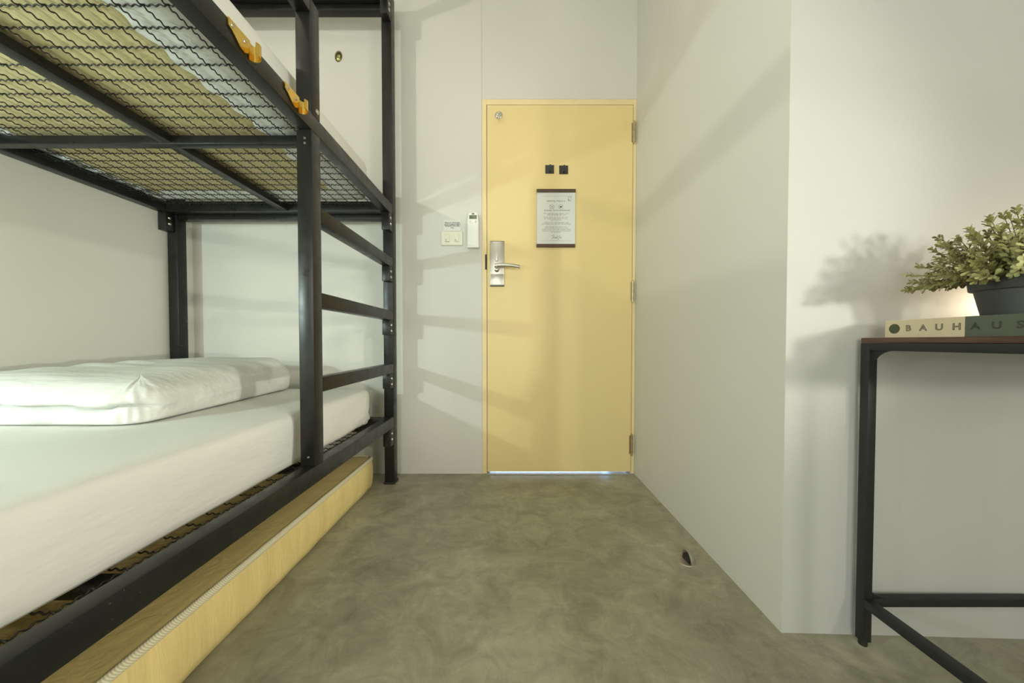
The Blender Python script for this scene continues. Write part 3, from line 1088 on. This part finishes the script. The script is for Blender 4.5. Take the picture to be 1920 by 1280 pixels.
fitted_mattress('mattress', 'white sheeted mattress on the upper bunk seen through the mesh', -1.704, -0.690, -0.215, 1.660, 1.4135, 1.588, 0.122, 1.3)
fitted_mattress('mattress', 'white sheeted mattress on the lower bunk under the folded duvet', -1.704, -0.690, -0.215, 1.672, 0.3320, 0.506, 0.10, 4.1)

# spare mattress on the floor
sp = empty('floor_mattress', (-1.2, 0.75, 0), 'khaki vinyl spare mattress with pale piping lying on the floor under the bunk', 'mattress')
per = perimeter(-1.690, -0.698, -0.20, 1.722, 0.05, 70, 12)
Z1 = 0.152


def fdisp(v, nn, j):
    s = v.x * (-nn[1]) + v.y * nn[0]
    if 2 <= j <= 6:
        g = 0.0030 * noise.noise(Vector((v.x * 16, v.y * 16, v.z * 7))) + 0.003 * noise.noise(Vector((v.x * 4, v.y * 4, v.z * 6)))
        return Vector((v.x + nn[0] * g, v.y + nn[1] * g, v.z))
    if j > 9:
        return Vector((v.x, v.y, v.z + 0.004 * noise.noise(Vector((v.x * 9, v.y * 4, 3)))))
    return v


prof = [(0.10, 0.001), (0.02, 0.001), (0.006, 0.008), (0.000, 0.03), (-0.003, 0.07), (-0.002, 0.10), (0.002, Z1 - 0.016), (0.006, Z1 - 0.006), (0.016, Z1), (0.04, Z1 + 0.002), (0.12, Z1 + 0.004), (0.30, Z1 + 0.006), (0.44, Z1 + 0.006)]
obj('vinyl_cover', shell(per, prof, fdisp, True, True), M['vinyl'], sp, smooth=True)
bm = bmesh.new()
n = len(per)
rg = []
for (p, nn) in per:
    c = Vector((p[0] - nn[0] * 0.006, p[1] - nn[1] * 0.006, Z1 - 0.004))
    N = Vector((nn[0], nn[1], 0))
    rg.append([bm.verts.new(c + 0.0105 * (math.cos(a) * N * 0.75 + math.sin(a) * Vector((0, 0, 1)))) for a in [2 * math.pi * k / 10 for k in range(10)]])
for i in range(n):
    a, b = rg[i], rg[(i + 1) % n]
    for k in range(10):
        bm.faces.new((a[k], a[(k + 1) % 10], b[(k + 1) % 10], b[k]))
obj('piping', bm, M['tape'], sp, smooth=True, label='pale herringbone piping')

# folded duvet
dz0 = 0.5095
per = perimeter(-1.700, -0.985, 0.893, 1.640, 0.085, 110, 16)


def layered(nn):            # how much a stretch of the outline shows the fold layers (near side)
    return max(0.0, min(1.0, (-nn[1] - 0.25) / 0.6))


def thick(x, y):
    t = (y - 0.893) / 0.75
    sx_ = (x + 1.70) / 0.72
    return 0.112 + 0.026 * min(1, max(0, t)) ** 0.8 + 0.018 * math.sin(math.pi * min(1, max(0, sx_))) ** 0.7


def dprof():
    # (fraction of height, inset smooth fold, inset layered)
    rows = [(0.0, 0.035, 0.020), (0.015, 0.016, 0.004), (0.08, 0.006, -0.002), (0.18, 0.001, -0.004), (0.28, -0.002, -0.001), (0.345, -0.002, 0.012), (0.375, -0.002, 0.040), (0.395, -0.002, 0.020), (0.44, -0.001, 0.000),
            (0.54, 0.002, -0.003), (0.64, 0.007, 0.002), (0.74, 0.015, 0.016), (0.83, 0.027, 0.034), (0.90, 0.045, 0.058), (0.955, 0.072, 0.09), (0.985, 0.11, 0.13), (1.0, 0.16, 0.18), (1.0, 0.22, 0.23), (1.0, 0.28, 0.285), (1.0, 0.325, 0.325), (1.0, 0.352, 0.352)]
    pr = []
    for fz, a, b in rows:
        pr.append((lambda p, nn, a=a, b=b: a + (b - a) * layered(nn), lambda p, nn, fz=fz: fz))
    return pr


def ddisp(v, nn, j):
    fz = v.z
    th = thick(v.x, v.y)
    L = layered(nn)
    # skew: the right edge leans in a little away from the camera
    t = (v.y - 0.893) / 0.75
    x = v.x - 0.060 * max(0, t) * max(0, min(1, (v.x + 1.70) / 0.72))
    y = v.y
    s = v.x * (-nn[1]) + v.y * nn[0]
    z = dz0 + fz * th
    if 0.02 < fz < 0.97:
        wr = 0.012 * noise.noise(Vector((v.x * 6 + 3, v.y * 4, fz * 2.2))) + 0.009 * noise.noise(Vector((v.x * 14, v.y * 9, fz * 5)))
        wv = L * 0.018 * noise.noise(Vector((s * 9, fz * 3.2, 7)))
        x += nn[0] * (wr + wv)
        y += nn[1] * (wr + wv)
        z += L * (0.012 * noise.noise(Vector((v.x * 7, 1.7, 2.0))) + 0.006 * noise.noise(Vector((v.x * 19, 4.7, 2.0)))) * math.exp(-((fz - 0.38) / 0.22) ** 2)
        # pinched creases at the near right corner
        dcn = math.hypot(v.x + 0.985, v.y - 0.893)
        z += 0.006 * math.exp(-dcn / 0.11) * noise.noise(Vector((v.x * 36, v.y * 36, fz * 9)))
    if fz > 0.75:
        k = min(1, (fz - 0.75) / 0.2)
        # long soft creases running across the top
        cre = 0.010 * math.sin(38 * (v.y + 0.35 * v.x) + 5 * noise.noise(Vector((v.x * 3.0, v.y * 3, 0)))) * max(0, noise.noise(Vector((v.x * 2.2 + 9, v.y * 2.2, 5))) + 0.25)
        z += k * (cre + 0.014 * noise.noise(Vector((v.x * 3.4, v.y * 3.4, 8))))
    return Vector((x, y, max(z, dz0 - 0.001)))


du = obj('folded_duvet', shell(per, dprof(), ddisp, True, True), M['duvet'], None, smooth=True,
         label='thick white folded duvet lying on the lower bunk mattress', cat='duvet')
sm = du.modifiers.new('smooth', 'SUBSURF')
sm.levels = sm.render_levels = 1

# ------------------------------------------------------------------ side table with book and plant
TX0, TX1, TY0, TY1 = 0.8425, 1.3200, 0.400, 0.8185
tb = empty('side_table', ((TX0 + TX1) / 2, (TY0 + TY1) / 2, 0), 'small side table with dark walnut top and black steel tube frame', 'table')
TW = 0.020


def tpart(name, *a, bev=0.0012, m='table'):
    return obj(name, B(*a, bev=bev), M[m], tb, smooth=35)


tpart('tabletop', TX0 + 0.0005, TX1, TY0, TY1, 0.7320, 0.7435, m='topwood')
for x0 in (TX0, TX1 - TW):
    for y0 in (TY0, TY1 - TW):
        lg = tpart('leg', x0, x0 + TW, y0, y0 + TW, 0.012, 0.7315)
        bm = bmesh.new()
        cyl(bm, (x0 + TW / 2, y0 + TW / 2, 0), 'z', 0.0085, 0.0, 0.014, 16)
        obj('foot', bm, M['black'], lg, smooth=40)
for y0 in (TY0, TY1 - TW):
    tpart('top_rail', TX0 + TW, TX1 - TW, y0, y0 + TW, 0.7140, 0.7315)
    tpart('stretcher', TX0 + TW, TX1 - TW, y0, y0 + TW, 0.0985, 0.1170)
for x0 in (TX0, TX1 - TW):
    tpart('top_rail', x0, x0 + TW, TY0 + TW, TY1 - TW, 0.7140, 0.7315)
    tpart('stretcher', x0, x0 + TW, TY0 + TW, TY1 - TW, 0.0975, 0.1180)


def gusset(kind):
    bm = bmesh.new()
    R_ = 0.045
    if kind == 'top':       # between left rail and rear left leg, in the Y-Z plane
        y, z = TY1 - TW, 0.7140
        arc = [(y - R_ + R_ * math.sin(a), z - R_ + R_ * math.cos(a)) for a in [R(q) for q in range(0, 91, 15)]]
        prism(bm, [(y, z)] + arc, 'x', TX0 + 0.006, TX0 + 0.010)
    else:                   # between rear stretcher and leg, in the X-Z plane
        x, z = TX0 + TW, 0.1170
        arc = [(x + R_ - R_ * math.sin(a), z + R_ * 0.6 - R_ * 0.6 * math.cos(a)) for a in [R(q) for q in range(0, 91, 15)]]
        prism(bm, [(x, z)] + arc, 'y', TY1 - 0.014, TY1 - 0.010)
    obj('gusset', bm, M['table'], tb)


gusset('top')
gusset('low')

# book
KX, KZ0, KZ1 = 0.860, 0.7437, 0.7825
KY1, KYM, KY0 = 0.7815, 0.6440, 0.507
KX1 = KX + 0.215
bk = empty('book', (KX, KY0, KZ0), 'thick book with half cream half dark green cover lying under the plant', 'book')
bm = bmesh.new()
box(bm, KX + 0.004, KX1 - 0.004, KY0 + 0.004, KY1 - 0.004, KZ0 + 0.0028, KZ1 - 0.0028)
obj('pages', bm, M['pages'], bk)
for nm, ya, yb, m in (('cream_cover', KYM, KY1, 'cream'), ('green_cover', KY0, KYM, 'green')):
    bm = bmesh.new()
    box(bm, KX, KX + 0.003, ya, yb, KZ0, KZ1, 0.0006)
    box(bm, KX + 0.0029, KX1, ya, yb, KZ1 - 0.0028, KZ1)
    box(bm, KX + 0.0029, KX1, ya, yb, KZ0, KZ0 + 0.0028)
    obj(nm, bm, M[m], bk, label='cream half of the cover' if m == 'cream' else 'dark green half of the cover')
bm = bmesh.new()
lathe(bm, (KX, 0.7624, 0.7635), [(0, -0.0003), (0.0108, -0.0003), (0.0108, 0.0005)], 28, 'x')
obj('spine_dot', bm, M['olive_dot'], bk)
for ch, y in (('B', 0.7350), ('A', 0.7092), ('U', 0.6826), ('H', 0.6556), ('A', 0.6291), ('U', 0.6014), ('S', 0.5736)):
    text('spine_letter', ch, 0.0180, (KX - 0.0002, y, 0.7640), ROT_LEFTFACE, M['ink'] if y > KYM else M['green_ink'], bk, outline=0.00045, sx=1.05)

# plant
PC = Vector((0.968, 0.650, KZ1 + 0.0003))
pt = empty('potted_plant', PC, 'bushy small-leaved green plant in a dark grey pot standing on the book', 'plant')
bm = bmesh.new()
prof = [(0, 0), (0.0395, 0), (0.0420, 0.002), (0.0515, 0.0505), (0.0530, 0.0515), (0.0565, 0.0515), (0.0578, 0.053), (0.0600, 0.0725), (0.0600, 0.0745), (0.0590, 0.0755), (0.0560, 0.0755), (0.0550, 0.0745), (0.0530, 0.058), (0, 0.056)]
lathe(bm, PC, prof, 56)
obj('pot', bm, M['pot'], pt, smooth=35, label='dark grey plastic pot')
bm = bmesh.new()
lathe(bm, PC, [(0, 0.070), (0.03, 0.069), (0.0535, 0.064)], 30)
obj('filling', bm, M['soil'], pt)


def leaf(bm, p, d, up, L, W):
    d = d.normalized()
    s = d.cross(up).normalized()
    u = s.cross(d).normalized()
    def q(t, w_, h):
        return bm.verts.new(p + d * L * t + s * W * w_ + u * L * h)
    a = q(0, 0, 0)
    m1 = q(0.45, 0, 0.03)
    m2 = q(0.78, 0, 0.03)
    e = q(1.0, 0, 0.0)
    l1, r1 = q(0.45, 0.30, 0.07), q(0.45, -0.30, 0.07)
    l2, r2 = q(0.75, 0.50, 0.08), q(0.75, -0.50, 0.08)
    l3, r3 = q(0.94, 0.30, 0.04), q(0.94, -0.30, 0.04)
    for f in ((a, m1, l1), (a, r1, m1), (l1, m1, m2, l2), (m1, r1, r2, m2), (l2, m2, e, l3), (m2, r2, r3, e)):
        bm.faces.new(f)


def sprig_meshes(seed, length):
    rnd = random.Random(seed)
    st, lv = bmesh.new(), bmesh.new()
    pts = []
    bend = rnd.uniform(-0.25, 0.25)
    for i in range(8):
        t = i / 7
        pts.append(Vector((bend * length * t * t, rnd.uniform(-0.02, 0.02) * length, length * t)))
    tube(st, pts, [0.0011 - 0.0005 * i / 7 for i in range(8)], 5)
    nn = max(3, int(length / 0.0105))
    for k in range(nn):
        t = 0.30 + 0.70 * k / (nn - 1) if nn > 1 else 1
        i = min(6, int(t * 7))
        p = pts[i].lerp(pts[i + 1], t * 7 - i)
        ax = (pts[i + 1] - pts[i]).normalized()
        base = k * R(90) + rnd.uniform(-0.4, 0.4)
        last = k >= nn - 2
        cnt = 4 if last else 3 if k % 2 else 2
        for j in range(cnt):
            a = base + 2 * math.pi * j / cnt
            side = Vector((math.cos(a), math.sin(a), 0))
            el = rnd.uniform(0.9, 1.5) if last else rnd.uniform(0.35, 0.85)
            d = side + ax * el
            L = rnd.uniform(0.0115, 0.0165) * (0.75 if last and k == nn - 1 else 1.0)
            leaf(lv, p, d, ax, L, L * rnd.uniform(0.42, 0.52))
    out = []
    for nm, bm_, m in (('stem', st, M['stem']), ('leaves', lv, M['leaf'])):
        me = bpy.data.meshes.new(nm)
        bm_.to_mesh(me)
        bm_.free()
        for p in me.polygons:
            p.use_smooth = True
        me.materials.append(m)
        out.append(me)
    return out


variants = [(L, sprig_meshes(11 + i, L)) for i, L in enumerate((0.060, 0.070, 0.078, 0.085, 0.092, 0.100, 0.108, 0.116, 0.074, 0.095))]


def place_sprig(base, tip, vi, roll):
    L, (ms, ml) = variants[vi]
    d = tip - base
    q = d.to_track_quat('Z', 'Y')
    k = d.length / L
    o = bpy.data.objects.new('sprig', ms)
    COL.objects.link(o)
    o.parent = pt
    o.matrix_local = Matrix.Translation(base) @ (q.to_matrix() @ Matrix.Rotation(roll, 3, 'Z')).to_4x4() @ Matrix.Diagonal((1, 1, k, 1))
    c = bpy.data.objects.new('leaves', ml)
    COL.objects.link(c)
    c.parent = o
    c['kind'] = 'stuff'


rnd = random.Random(5)
N_SPRIG = 150
for i in range(N_SPRIG):
    # golden-angle dome
    f = (i + 0.5) / N_SPRIG
    el = math.asin(min(1, max(-1, 1.12 * f - 0.10)))
    az = i * 2.39996 + rnd.uniform(-0.2, 0.2)
    rh = rnd.uniform(0.100, 0.148)
    rv = rnd.uniform(0.088, 0.140)
    dirv = Vector((math.cos(az) * math.cos(el), math.sin(az) * math.cos(el), math.sin(el)))
    tip = Vector((dirv.x * rh, dirv.y * rh, 0.068 + dirv.z * rv))
    if tip.y > 0.155:
        tip.y = 0.155
    if tip.z < 0.085:
        tip.z = max(tip.z, 0.060) + 0.010
    base = Vector((dirv.x * 0.028 * rnd.random(), dirv.y * 0.028 * rnd.random(), 0.066))
    if tip.z < 0.09:
        base = Vector((dirv.x * 0.045, dirv.y * 0.045, 0.076))
    Ld = (tip - base).length
    vi = min(range(len(variants)), key=lambda q: abs(variants[q][0] - Ld) + rnd.uniform(0, 0.012))
    place_sprig(base, tip, vi, rnd.uniform(0, 6.28))
# the long one reaching out to the left, low
place_sprig(Vector((-0.050, 0.01, 0.078)), Vector((-0.168, 0.02, 0.066)), 7, 0.4)
place_sprig(Vector((-0.045, 0.0, 0.080)), Vector((-0.145, 0.0, 0.088)), 5, 1.2)
place_sprig(Vector((-0.050, -0.01, 0.078)), Vector((-0.110, -0.02, 0.066)), 0, 2.2)

# ------------------------------------------------------------------ door stop on the floor
ds = empty('door_stop', (0.583, 1.118, 0), 'half dome metal door stop with black rubber face on the floor by the right wall', 'door stop')
bm = bmesh.new()
lathe(bm, (0, 0, 0), [(0.027, 0), (0.0268, 0.008), (0.023, 0.022), (0.015, 0.032), (0.006, 0.036), (0, 0.0365)], 36)
geom = bm.verts[:] + bm.edges[:] + bm.faces[:]
bmesh.ops.bisect_plane(bm, geom=geom, plane_co=(0.0, 0, 0), plane_no=(-1, 0, 0), clear_outer=True)
ed = [e for e in bm.edges if e.is_boundary]
bmesh.ops.holes_fill(bm, edges=ed)
rotm = Matrix.Rotation(R(4), 3, 'Z')
bmesh.ops.rotate(bm, verts=bm.verts, matrix=rotm)
bmesh.ops.translate(bm, verts=bm.verts, vec=(0.583, 1.118, 0.0))
obj('dome', bm, M['stopper'], ds, smooth=50)
bm = bmesh.new()
arc = [(0.0185 * math.cos(a), 0.003 + 0.027 * math.sin(a)) for a in [math.pi * k / 16 for k in range(17)]]
prism(bm, arc, 'x', -0.003, 0.001)
bmesh.ops.rotate(bm, verts=bm.verts, matrix=rotm)
bmesh.ops.translate(bm, verts=bm.verts, vec=(0.583, 1.118, 0.0))
obj('rubber_face', bm, M['black'], ds, smooth=30)
bm = bmesh.new()
lathe(bm, (0.583, 1.118, 0), [(0.0, 0.0028), (0.028, 0.0028), (0.0295, 0.001), (0.0295, 0)], 36)
obj('base_plate', bm, M['stopper'], ds, smooth=30)
